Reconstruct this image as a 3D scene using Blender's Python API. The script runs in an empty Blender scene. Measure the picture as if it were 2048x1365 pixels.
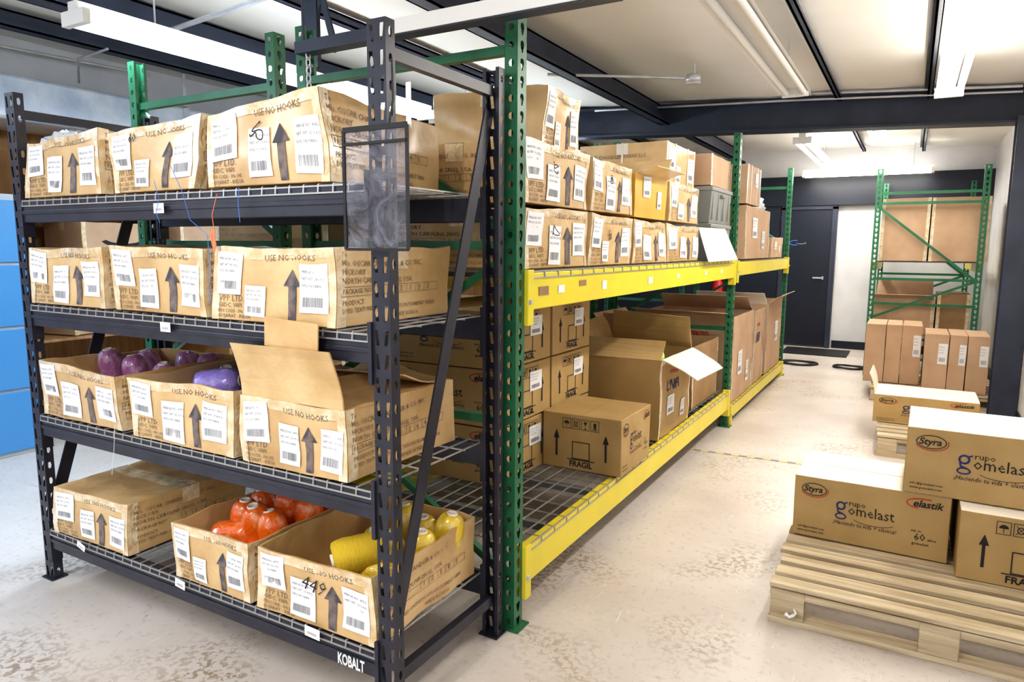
import bpy, math, random
from mathutils import Vector, Matrix, Euler, noise
RN=random.Random(11)
SC=bpy.context.scene; C=SC.collection
rad=math.radians
# ------------------------------------------------------------------ camera
F=1390.0; CH=1.295
CM=Matrix.Rotation(rad(29.7),3,'Z')@Matrix.Rotation(rad(90-7.7),3,'X')@Matrix.Rotation(rad(.35),3,'Z')
cd=bpy.data.cameras.new('camera'); cam=bpy.data.objects.new('camera',cd); C.objects.link(cam)
cd.lens=F/2048*36; cd.sensor_width=36; cd.clip_start=.02; cam.matrix_world=Matrix.Translation((0,0,CH))@CM.to_4x4()
SC.camera=cam
def P(px,py,X=None,Y=None,Z=None):
    d=CM@Vector(((px-1024)/F,(682.5-py)/F,-1)); o=Vector((0,0,CH))
    if X is not None: t=X/d.x
    elif Y is not None: t=Y/d.y
    else: t=(Z-CH)/d.z
    return o+d*t
# ------------------------------------------------------------------ materials
def mat(name,col,rough=.6,metal=0,col2=None,scale=8,detail=4,bump=0,bscale=60,emis=0,coat=0,lo=.35,hi=.65,stretch=None,spec=None):
    m=bpy.data.materials.new(name); m.use_nodes=True; nt=m.node_tree; b=nt.nodes['Principled BSDF']
    b.inputs['Base Color'].default_value=(*col,1); b.inputs['Roughness'].default_value=rough; b.inputs['Metallic'].default_value=metal
    if coat: b.inputs['Coat Weight'].default_value=coat; b.inputs['Coat Roughness'].default_value=.15
    if spec is not None: b.inputs['Specular IOR Level'].default_value=spec
    if emis: b.inputs['Emission Color'].default_value=(*col,1); b.inputs['Emission Strength'].default_value=emis
    tc=nt.nodes.new('ShaderNodeTexCoord'); mp=nt.nodes.new('ShaderNodeMapping'); nt.links.new(tc.outputs['Object'],mp.inputs[0])
    if stretch: mp.inputs['Scale'].default_value=stretch
    if col2:
        n=nt.nodes.new('ShaderNodeTexNoise'); n.inputs['Scale'].default_value=scale; n.inputs['Detail'].default_value=detail
        nt.links.new(mp.outputs[0],n.inputs['Vector'])
        r=nt.nodes.new('ShaderNodeValToRGB'); r.color_ramp.elements[0].position=lo; r.color_ramp.elements[1].position=hi
        r.color_ramp.elements[0].color=(*col,1); r.color_ramp.elements[1].color=(*col2,1)
        nt.links.new(n.outputs['Fac'],r.inputs[0]); nt.links.new(r.outputs[0],b.inputs['Base Color'])
    if bump:
        n2=nt.nodes.new('ShaderNodeTexNoise'); n2.inputs['Scale'].default_value=bscale; n2.inputs['Detail'].default_value=4; n2.inputs['Distortion'].default_value=.6
        nt.links.new(mp.outputs[0],n2.inputs['Vector'])
        bp=nt.nodes.new('ShaderNodeBump'); bp.inputs['Strength'].default_value=bump; bp.inputs['Distance'].default_value=.01
        nt.links.new(n2.outputs['Fac'],bp.inputs['Height']); nt.links.new(bp.outputs[0],b.inputs['Normal'])
    return m
KR=mat('kraft_card',(.57,.365,.155),.45,col2=(.74,.525,.27),scale=6,bump=.6,bscale=12,coat=.4)
KR2=mat('kraft_card_worn',(.49,.305,.125),.45,col2=(.70,.48,.24),scale=5,bump=.65,bscale=10,coat=.4)
KS=mat('kraft_card_olive',(.42,.28,.11),.6,col2=(.49,.33,.14),scale=6,bump=.05,bscale=20)
KP=mat('brown_card',(.51,.335,.21),.65,col2=(.59,.40,.26),scale=5,bump=.08,bscale=15)
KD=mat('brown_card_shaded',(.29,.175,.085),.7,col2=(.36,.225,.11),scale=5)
KIN=mat('card_inside',(.36,.22,.09),.75,col2=(.42,.26,.12),scale=9)
MUS=mat('mustard_card',(.62,.36,.04),.4,col2=(.72,.44,.07),scale=5,coat=.3,bump=.2,bscale=12)
TOPGLARE=mat('pale_card_top',(.86,.80,.70),.5)  # overexposed carton tops: the glare is painted in as a near-white colour
FLW=mat('pale_flap',(.84,.76,.62),.6)
TAPE=mat('clear_tape',(.68,.48,.25),.12,coat=1,bump=.9,bscale=24,col2=(.84,.72,.52),scale=22)
WTAPE=mat('white_tape',(.84,.78,.68),.3)
PAPER=mat('label_paper',(.86,.86,.87),.5)
INK=mat('black_ink',(.025,.022,.025),.8)
LINK=mat('grey_print',(.20,.20,.22),.8)
FINK=mat('faded_ink',(.21,.145,.09),.8,col2=(.38,.26,.15),scale=14,lo=.45,hi=.7)
AINK=mat('arrow_ink',(.07,.065,.085),.7,col2=(.22,.17,.15),scale=22,lo=.5,hi=.7)
RED=mat('red_ink',(.50,.03,.02),.6)
BLU=mat('navy_ink',(.012,.025,.14),.6)
BLK=mat('black_steel',(.018,.018,.030),.36,col2=(.030,.030,.045),scale=12)
GRN=mat('green_steel',(.02,.125,.055),.35,col2=(.03,.17,.08),scale=9)
YEL=mat('yellow_steel',(.84,.70,.04),.32,col2=(.78,.64,.05),scale=4)
WIRE=mat('galvanised_wire',(.43,.42,.41),.35,metal=.5)
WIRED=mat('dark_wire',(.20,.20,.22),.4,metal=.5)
GALV=mat('galvanised_metal',(.55,.56,.60),.35,metal=.5,col2=(.66,.68,.72),scale=10)
WHM=mat('white_enamel',(.85,.84,.82),.35)
DARK=mat('dark_beam_paint',(.026,.034,.060),.45,col2=(.040,.050,.082),scale=5)
NAVY=mat('navy_paint',(.010,.014,.028),.4)
WALL=mat('white_wall',(.76,.76,.77),.6,col2=(.62,.62,.65),scale=2)
PLY=mat('plywood',(.28,.145,.058),.6,col2=(.42,.235,.10),scale=4,stretch=(1,6,1))
WOOD=mat('pallet_wood',(.42,.325,.20),.78,col2=(.68,.57,.40),scale=5,detail=8,stretch=(.6,8,8),bump=.4,bscale=30)
CEIL=mat('ceiling_insulation',(.90,.87,.82),.5,col2=(.94,.92,.89),scale=1.3,bump=.8,bscale=2.2)
DUCT=mat('foil_duct',(.50,.60,.76),.3,metal=.25,col2=(.74,.81,.92),scale=5,bump=.5,bscale=7)
CAB=mat('blue_enamel',(.08,.29,.60),.4)
BLUC=mat('blue_cloth',(.03,.10,.34),.6)
SEAM=mat('grey_seam',(.45,.5,.55),.5)
TUBE=mat('lit_tube_cool',(.80,.90,1),.5,emis=17)
TUBEW=mat('lit_tube_warm',(1,.96,.88),.5,emis=16)
GREY=mat('grey_plastic',(.27,.28,.27),.45)
RUB=mat('black_rubber',(.015,.015,.018),.6)
REDP=mat('red_paint',(.6,.02,.02),.3)
CARDT=mat('card_tube',(.78,.71,.64),.6)
def yarn(n,c,c2): return mat(n,c,.26,coat=1,bump=1,bscale=30,col2=c2,scale=26,lo=.52,hi=.85)
YO=yarn('yarn_orange',(.84,.15,.008),(.95,.52,.28)); YY=yarn('yarn_yellow',(.74,.51,.03),(.93,.85,.48))
YP=yarn('yarn_purple',(.15,.09,.46),(.56,.52,.80)); YM=yarn('yarn_magenta',(.46,.17,.38),(.86,.70,.80))
YV=yarn('yarn_lavender',(.32,.24,.72),(.62,.56,.90))
YYB=mat('yarn_yellow_bare',(.72,.50,.03),.8,bump=.6,bscale=90,stretch=(1,1,5),col2=(.66,.44,.02),scale=30)
YL=mat('yarn_green',(.50,.80,.10),.4,coat=1)
BST=mat('blue_strand',(.08,.22,.7),.6)
OST=mat('orange_strand',(.9,.25,.12),.7)
FILM=mat('white_film',(.84,.86,.90),.2,coat=.8,bump=.6,bscale=14)
DYL=mat('worn_yellow_tape',(.64,.56,.28),.6); DBK=mat('worn_dark_tape',(.30,.27,.22),.6)
def clearmat():
    m=bpy.data.materials.new('clear_vinyl'); m.use_nodes=True; nt=m.node_tree; nt.nodes.clear()
    o=nt.nodes.new('ShaderNodeOutputMaterial'); mx=nt.nodes.new('ShaderNodeMixShader'); t=nt.nodes.new('ShaderNodeBsdfTransparent')
    g=nt.nodes.new('ShaderNodeBsdfPrincipled'); g.inputs['Base Color'].default_value=(.34,.34,.40,1); g.inputs['Roughness'].default_value=.08; g.inputs['Coat Weight'].default_value=1
    t.inputs[0].default_value=(.84,.84,.90,1)
    n=nt.nodes.new('ShaderNodeTexNoise'); n.inputs['Scale'].default_value=12; n.inputs['Detail'].default_value=5; n.inputs['Distortion'].default_value=1.6
    tc=nt.nodes.new('ShaderNodeTexCoord'); nt.links.new(tc.outputs['Object'],n.inputs['Vector'])
    b=nt.nodes.new('ShaderNodeBump'); b.inputs['Strength'].default_value=1; b.inputs['Distance'].default_value=.05
    nt.links.new(n.outputs['Fac'],b.inputs['Height']); nt.links.new(b.outputs[0],g.inputs['Normal'])
    r=nt.nodes.new('ShaderNodeMapRange'); r.inputs['From Min'].default_value=.4; r.inputs['From Max'].default_value=.7; r.inputs['To Min'].default_value=.20; r.inputs['To Max'].default_value=.6
    nt.links.new(n.outputs['Fac'],r.inputs['Value']); nt.links.new(r.outputs[0],mx.inputs[0])
    nt.links.new(t.outputs[0],mx.inputs[1]); nt.links.new(g.outputs[0],mx.inputs[2]); nt.links.new(mx.outputs[0],o.inputs[0]); return m
CLEAR=clearmat()
def floormat():
    m=bpy.data.materials.new('painted_concrete'); m.use_nodes=True; nt=m.node_tree; b=nt.nodes['Principled BSDF']
    b.inputs['Roughness'].default_value=.38
    tc=nt.nodes.new('ShaderNodeTexCoord')
    def nz(s,d,dist=0,st=None,rz=.5):
        n=nt.nodes.new('ShaderNodeTexNoise'); n.inputs['Scale'].default_value=s; n.inputs['Detail'].default_value=d; n.inputs['Distortion'].default_value=dist
        if st:
            mp=nt.nodes.new('ShaderNodeMapping'); mp.inputs['Scale'].default_value=st; mp.inputs['Rotation'].default_value=(0,0,rz); nt.links.new(tc.outputs['Object'],mp.inputs[0]); nt.links.new(mp.outputs[0],n.inputs['Vector'])
        else: nt.links.new(tc.outputs['Object'],n.inputs['Vector'])
        return n
    def ramp(n,a,bb):
        r=nt.nodes.new('ShaderNodeMapRange'); r.inputs['From Min'].default_value=a; r.inputs['From Max'].default_value=bb; nt.links.new(n.outputs['Fac'],r.inputs['Value']); return r
    def mix(c1,c2,f):
        x=nt.nodes.new('ShaderNodeMix'); x.data_type='RGBA'
        if isinstance(c1,tuple): x.inputs[6].default_value=(*c1,1)
        else: nt.links.new(c1,x.inputs[6])
        x.inputs[7].default_value=(*c2,1); nt.links.new(f,x.inputs[0]); return x.outputs[2]
    c=mix((.67,.61,.56),(.56,.495,.445),ramp(nz(1.6,9),.40,.66).outputs[0])
    c=mix(c,(.50,.435,.38),ramp(nz(34,7),.56,.76).outputs[0])
    mu=nt.nodes.new('ShaderNodeMath'); mu.operation='MULTIPLY'
    nt.links.new(ramp(nz(1.4,5,.5),.535,.66).outputs[0],mu.inputs[0]); nt.links.new(ramp(nz(46,10,.5),.485,.58).outputs[0],mu.inputs[1])
    c=mix(c,(.345,.27,.195),mu.outputs[0])
    c=mix(c,(.42,.37,.32),ramp(nz(5,9,3.5,(1,8,1)),.675,.72).outputs[0])
    c=mix(c,(.43,.39,.35),ramp(nz(4,9,4,(7,1,1),.9),.68,.71).outputs[0])
    c=mix(c,(.76,.74,.72),ramp(nz(5,6,3,(9,1,1),1.2),.69,.73).outputs[0])
    nt.links.new(c,b.inputs['Base Color']); return m
FLOOR=floormat()
# ------------------------------------------------------------------ mesh builder
class MB:
    def __init__(s): s.v=[];s.f=[];s.m=[];s.s=[];s.sharp=False
    def add(s,vs,fs,mi=0,sm=False):
        b=len(s.v); s.v+= [tuple(v) for v in vs]; s.f+=[tuple(i+b for i in f) for f in fs]; s.m+=[mi]*len(fs); s.s+=[sm]*len(fs); return s
    def box(s,x0,x1,y0,y1,z0,z1,mi=0,M=None):
        vs=[Vector((x,y,z)) for z in (z0,z1) for y in (y0,y1) for x in (x0,x1)]
        if M: vs=[M@v for v in vs]
        return s.add(vs,[(0,2,3,1),(4,5,7,6),(0,1,5,4),(2,6,7,3),(0,4,6,2),(1,3,7,5)],mi)
    def gface(s,dic,o,U,V,nu,nv,mi=0,flip=False):
        o=Vector(o);U=Vector(U);V=Vector(V); ids=[]
        for i in range(nu+1):
            for k in range(nv+1):
                p=o+U*(i/nu)+V*(k/nv); key=(round(p.x,5),round(p.y,5),round(p.z,5))
                if key not in dic: dic[key]=len(s.v); s.v.append(tuple(p))
                ids.append(dic[key])
        for i in range(nu):
            for k in range(nv):
                q=i*(nv+1)+k; f=(ids[q],ids[q+nv+1],ids[q+nv+2],ids[q+1])
                s.f.append(f[::-1] if flip else f); s.m.append(mi); s.s.append(True)
        s.sharp=True; return s
    def gbox(s,w,l,h,step=.07,e=0,z0=0,dic=None,top=True,flip=False,mt=0,n=None):
        dic={} if dic is None else dic; nx,ny,nz=n or [max(1,round(a/step)) for a in (w,l,h)]
        x,y=w/2-e,l/2-e; W,L,Hh=2*x,2*y,h-z0
        s.gface(dic,(-x,-y,z0),(0,L,0),(W,0,0),ny,nx,0,flip); s.gface(dic,(-x,-y,z0),(W,0,0),(0,0,Hh),nx,nz,0,flip)
        s.gface(dic,(-x,y,z0),(0,0,Hh),(W,0,0),nz,nx,0,flip); s.gface(dic,(x,-y,z0),(0,L,0),(0,0,Hh),ny,nz,0,flip)
        s.gface(dic,(-x,-y,z0),(0,0,Hh),(0,L,0),nz,ny,0,flip)
        if top: s.gface(dic,(-x,-y,h),(W,0,0),(0,L,0),nx,ny,mt,flip)
        return s
    def shell(s,w,l,h,e=.006,step=.07):
        dic={}; n=[max(1,round(a/step)) for a in (w,l,h)]
        s.gbox(w,l,h,dic=dic,top=False,n=n); s.gbox(w,l,h,e=e,z0=e,dic=dic,top=False,flip=True,n=n)
        def key(x,y): return dic[(round(x,5),round(y,5),round(h,5))]
        def edge(pt,m):
            for i in range(m):
                a,b=pt(i/m,0),pt((i+1)/m,0); c,d=pt((i+1)/m,1),pt(i/m,1); s.f.append((key(*a),key(*b),key(*c),key(*d))); s.m.append(0); s.s.append(False)
        lerp=lambda q,a,b:a+(b-a)*q
        X,Y,xi,yi=w/2,l/2,w/2-e,l/2-e
        edge(lambda q,i:(lerp(q,-X,X),-Y) if not i else (lerp(q,-xi,xi),-yi),n[0]); edge(lambda q,i:(lerp(q,X,-X),Y) if not i else (lerp(q,xi,-xi),yi),n[0])
        edge(lambda q,i:(X,lerp(q,-Y,Y)) if not i else (xi,lerp(q,-yi,yi)),n[1]); edge(lambda q,i:(-X,lerp(q,Y,-Y)) if not i else (-xi,lerp(q,yi,-yi)),n[1])
        return s
    def bar(s,p,q,w,h=None,mi=0,up=(0,0,1)):
        p=Vector(p);q=Vector(q);h=h or w; d=(q-p).normalized(); u=Vector(up)
        if abs(d.dot(u))>.99: u=Vector((0,1,0))
        a=d.cross(u).normalized(); c=a.cross(d)
        vs=[e+a*sa*w/2+c*sc*h/2 for e in (p,q) for sa,sc in ((-1,-1),(1,-1),(1,1),(-1,1))]
        return s.add(vs,[(0,1,2,3),(7,6,5,4),(0,4,5,1),(1,5,6,2),(2,6,7,3),(3,7,4,0)],mi)
    def tube(s,pts,r,n=8,mi=0,cap=True):
        pts=[Vector(p) for p in pts]; vs=[];fs=[]
        a=None
        for i,p in enumerate(pts):
            d=(pts[min(i+1,len(pts)-1)]-pts[max(i-1,0)]).normalized()
            if a is None:
                a=d.cross(Vector((0,0,1)));
                if a.length<.05: a=d.cross(Vector((0,1,0)))
            a=(a-d*a.dot(d)).normalized(); c=d.cross(a)
            rr=r[i] if isinstance(r,(list,tuple)) else r
            vs+=[p+(a*math.cos(t)+c*math.sin(t))*rr for t in [2*math.pi*k/n for k in range(n)]]
        for i in range(len(pts)-1):
            for k in range(n): fs.append((i*n+k,i*n+(k+1)%n,(i+1)*n+(k+1)%n,(i+1)*n+k))
        if cap: fs+=[tuple(range(n-1,-1,-1)),tuple(range(len(vs)-n,len(vs)))]
        s.add(vs,fs,mi,True); s.sharp=True
        return s
    def lathe(s,prof,n=16,mi=0):
        vs=[];fs=[]
        for r,z in prof: vs+=[(r*math.cos(2*math.pi*k/n),r*math.sin(2*math.pi*k/n),z) for k in range(n)]
        for i in range(len(prof)-1):
            for k in range(n): fs.append((i*n+k,i*n+(k+1)%n,(i+1)*n+(k+1)%n,(i+1)*n+k))
        return s.add(vs,fs,mi,True)
    def mesh(s,name,mats):
        me=bpy.data.meshes.new(name); me.from_pydata(s.v,[],s.f)
        for m in (mats if isinstance(mats,(list,tuple)) else [mats]): me.materials.append(m)
        me.polygons.foreach_set('material_index',s.m); me.polygons.foreach_set('use_smooth',s.s); me.update()
        if s.sharp: me.set_sharp_from_angle(angle=.7)
        return me
    def build(s,name,mats,parent=None,loc=None,rot=None,bevel=0):
        return link(name,s.mesh(name,mats),parent,loc,rot,bevel)
def link(name,me,parent=None,loc=None,rot=None,bevel=0):
    o=bpy.data.objects.new(name,me); C.objects.link(o)
    if parent: o.parent=parent
    if loc is not None: o.location=loc
    if rot is not None: o.rotation_euler=rot
    if bevel:
        b=o.modifiers.new('bevel','BEVEL'); b.width=bevel; b.segments=2; b.limit_method='ANGLE'
    return o
def tag(o,label,cat,group=None):
    o['label']=label;o['category']=cat
    if group:o['group']=group
    return o
def thing(name,label,cat,loc=(0,0,0),rot=(0,0,0),group=None):
    o=bpy.data.objects.new(name,None);C.objects.link(o);o.location=loc;o.rotation_euler=rot;o.empty_display_size=.1
    return tag(o,label,cat,group)
def struct(o): o['kind']='structure'; return o
# ------------------------------------------------------------------ lettering
TC={}
def tmesh(t,bold=0):
    k=(t,bold)
    if k in TC: return TC[k]
    cu=bpy.data.curves.new('lettering','FONT'); cu.body=t; cu.resolution_u=1 if bold<.015 and len(t)>1 else 3; cu.offset=bold
    ob=bpy.data.objects.new('lettering',cu); C.objects.link(ob); bpy.context.view_layer.update()
    me=bpy.data.meshes.new_from_object(ob.evaluated_get(bpy.context.evaluated_depsgraph_get()))
    TC[k]=([(v.co.x,v.co.y) for v in me.vertices],[tuple(p.vertices) for p in me.polygons])
    bpy.data.objects.remove(ob); bpy.data.curves.remove(cu); bpy.data.meshes.remove(me); return TC[k]
def T(mb,t,u,v,size,mi=0,bold=.006,sx=1,rot=0,z=0,center=False,slant=0,fit=None):
    vs,fs=tmesh(t,bold); c,s=math.cos(rot),math.sin(rot); o=0
    if center and vs: o=max(a for a,b in vs)/2
    if fit: sx=fit/(max(a for a,b in vs)*size)
    pts=[]
    for a,b in vs:
        a=(a-o+b*slant)*size*sx; b=b*size; pts.append((u+a*c-b*s,v+a*s+b*c,z))
    return mb.add(pts,fs,mi)
def rect(mb,u0,v0,u1,v1,mi=0,z=0,n=1):
    for i in range(n):
        for k in range(n):
            a,b=u0+(u1-u0)*i/n,u0+(u1-u0)*(i+1)/n; c,d=v0+(v1-v0)*k/n,v0+(v1-v0)*(k+1)/n
            mb.add([(a,c,z),(b,c,z),(b,d,z),(a,d,z)],[(0,1,2,3)],mi)
    return mb
def frame(mb,u0,v0,u1,v1,t,mi=0):
    rect(mb,u0,v0,u1,v0+t,mi);rect(mb,u0,v1-t,u1,v1,mi);rect(mb,u0,v0,u0+t,v1,mi);rect(mb,u1-t,v0,u1,v1,mi)
def arrow(mb,u,v0,v1,w,hw,mi=0,n=1):
    hh=(v1-v0)*.33; rect(mb,u-w/2,v0,u+w/2,v1-hh,mi,n=n); mb.add([(u-hw/2,v1-hh,0),(u+hw/2,v1-hh,0),(u,v1,0)],[(0,1,2)],mi)
def ell(mb,u,v,a,b,t,mi=0,a0=0,a1=360,n=28):
    vs=[];fs=[]
    for k in range(n+1):
        q=rad(a0+(a1-a0)*k/n); vs+=[(u+a*math.cos(q),v+b*math.sin(q),0),(u+(a-t)*math.cos(q),v+(b-t)*math.sin(q),0)]
        if k: fs.append((2*k-2,2*k,2*k+1,2*k-1))
    mb.add(vs,fs,mi)
def sheet_front():
    m=MB()
    T(m,'USE NO HOOKS',-.03,.170,.024,0,fit=.19)
    T(m,'VPP LTD.',-.205,.055,.026,0,fit=.105); T(m,'GIDC, VAPI.',-.205,.038,.018,0,fit=.10); T(m,'PIN CODE - 396 195',-.205,.022,.015,0,fit=.125); T(m,'GUJARAT - INDIA',-.205,.007,.016,0,fit=.13)
    return m
def sheet_side(num):
    m=MB()
    T(m,'To',-.23,.178,.020,0); T(m,'M/s. OSCAR CHANDLER & CO. INC.',-.23,.156,.021,0); T(m,'HICKORY',-.23,.133,.021,0)
    T(m,'NORTH CAROLINA 28602, USA.',-.23,.110,.021,0); frame(m,-.235,.078,.19,.103,.0015); T(m,'PACKAGE NO :',-.228,.085,.018,0)
    for i,c in enumerate(num): T(m,c,-.03+i*.042,.083,.022,0); rect(m,-.042+i*.042,.078,-.0405+i*.042,.103)
    T(m,'PRODUCT:',-.23,.056,.018,0); T(m,'DYED TEXTURED SYNTHETIC NYLON FILAMENT YARN',-.23,.036,.0165,0,fit=.40); T(m,'MADE IN INDIA',-.02,.012,.017,0)
    return m
SAR=MB(); arrow(SAR,.075,.008,.145,.030,.064,0,3)
def gletter(m,u,v,s,mi):
    ell(m,u,v+.34*s,.20*s,.20*s,.075*s,mi); ell(m,u+.01*s,v-.14*s,.24*s,.15*s,.06*s,mi)
    m.bar((u-.14*s,v+.20*s,0),(u-.10*s,v+.04*s,0),.06*s,.0002,mi); m.bar((u-.11*s,v+.05*s,0),(u+.12*s,v-.03*s,0),.07*s,.0002,mi); m.bar((u+.13*s,v+.47*s,0),(u+.27*s,v+.53*s,0),.06*s,.0002,mi)
def sheet_long():
    m=MB()
    ell(m,-.20,.200,.047,.026,.003,0); ell(m,-.198,.198,.052,.031,.003,1,200,380); T(m,'Styra',-.204,.190,.034,0,fit=None,center=True,slant=.2,bold=.02)
    gletter(m,-.098,.122,.088,2); T(m,'rupo',-.070,.158,.032,0,bold=.0); T(m,'omelast',-.072,.122,.060,0,bold=.0,fit=.165)
    ell(m,.02,.112,.075,.022,.002,0,200,340)
    T(m,'\u00a1Haciendo tu vida + el\u00e1stica!',-.125,.076,.024,0,slant=.2,fit=.225,bold=0)
    T(m,'elastik',.150,.200,.038,0,bold=.02,slant=.25,fit=.10); ell(m,.19,.212,.062,.022,.004,1,70,250)
    T(m,'m\u00e1s de',.150,.102,.012,0); T(m,'60',.160,.070,.040,0,bold=.0); T(m,'a\u00f1os',.207,.073,.016,0); T(m,'gomelast',.155,.052,.016,0)
    T(m,'info@gomelast.com',-.255,.036,.0125,0); T(m,'www.gomelast.com',-.255,.020,.0125,0); return m
def sheet_short():
    m=MB()
    arrow(m,-.125,.055,.175,.010,.030,0); arrow(m,.125,.055,.175,.010,.030,0)
    frame(m,-.045,.05,.045,.13,.004); rect(m,-.07,.045,.07,.049)
    for i,u in enumerate((-.075,-.027,.021,.069)): 
        frame(m,u-.02,.185,u+.022,.232,.002)
    ell(m,-.074,.207,.014,.014,.014,0,0,180,10); rect(m,-.075,.192,-.073,.207)
    m.bar((-.04,.192,0),(-.012,.225,0),.002,.0001); m.bar((-.012,.192,0),(-.04,.225,0),.002,.0001); ell(m,-.026,.208,.011,.013,.003,0)
    m.add([(.012,.222,0),(.032,.222,0),(.022,.204,0)],[(0,2,1)],0); rect(m,.021,.192,.023,.205); rect(m,.015,.19,.029,.193)
    rect(m,.059,.192,.081,.196); rect(m,.063,.199,.077,.222)
    T(m,'FRAGIL',0,.016,.036,0,bold=.025,center=True); return m
def sheet_word(words):
    m=MB()
    for t,u,v,s,mi in words: T(m,t,u,v,s,mi,bold=.02)
    return m
SF=sheet_front(); SS=[sheet_side(n) for n in ('12508','7908','12648','12503')]; SL=sheet_long(); SSH=sheet_short()
S_UNIT=sheet_word([('UNIFI',-.16,.26,.085,2),('USTERIZED',-.13,.36,.03,1)]); S_UST=sheet_word([('USTERIZED',.02,.30,.036,1)])
S_449=MB(); T(S_449,'449',-.05,.115,.07,0,bold=-.01,slant=.3,rot=-.12,sx=.9)
S_PEN=MB(); T(S_PEN,'60',-.12,.16,.04,0,bold=.0,slant=.3)
def scribble(seed):
    r=random.Random(seed); m=MB(); u=-.02; pts=[]
    for i in range(10): pts.append((u+r.uniform(-.03,.035),.13+r.uniform(-.03,.03),0))
    q=[]
    for a,b,c in zip(pts,pts[1:],pts[2:]):
        for k in range(5):
            t=k/5; q.append(tuple((1-t)**2*(a[i]+b[i])/2+2*t*(1-t)*b[i]+t*t*(b[i]+c[i])/2 for i in range(3)))
    for a,b in zip(q,q[1:]): m.bar(a,b,.003,.0002)
    return m
def label_sheets(seed,slots):
    r=random.Random(seed); out=[]
    for (u0,v0,u1,v1) in slots:
        m=MB(); a=r.uniform(-.06,.06); cu,cv=(u0+u1)/2,(v0+v1)/2; w=(u1-u0)/2; h=(v1-v0)/2
        rect(m,-w,-h,w,h,0,n=3)
        for k in range(3): T(m,('MERGE NO. 40%d/2'%r.randint(1,9),'NET WT. %d.%d KG'%(r.randint(20,40),r.randint(0,9)),'NYLON YARN')[k],-w*.85,h*(.62-.28*k),h*.17,1,z=.0006,bold=0)
        x=-w*.75
        while x<w*.6:
            d=r.uniform(.0006,.002); rect(m,x,-h*.75,x+d,-h*.35,1,z=.0006); x+=d+r.uniform(.001,.0022)
        c,s=math.cos(a),math.sin(a)
        for i,v in enumerate(m.v): m.v[i]=(cu+v[0]*c-v[1]*s,cv+v[0]*s+v[1]*c,v[2])
        out.append(m)
    return out
LS=[label_sheets(i,s) for i,s in enumerate([
 [(-.215,.08,-.115,.195),(-.09,.015,.01,.14),(.115,.03,.21,.155)],
 [(-.22,.08,-.12,.195),(-.075,.01,.02,.145),(.105,.04,.205,.16)],
 [(-.21,.07,-.095,.19),(-.05,.02,.035,.14),(.125,.02,.215,.145)],
 [(-.21,.075,-.11,.19),(-.095,.015,-.02,.10),(.105,.035,.205,.16)]])]
LS1=label_sheets(9,[(.02,.12,.12,.21)]); LS2=label_sheets(10,[(-.12,.10,-.02,.20),(.08,.05,.14,.14)])
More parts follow.
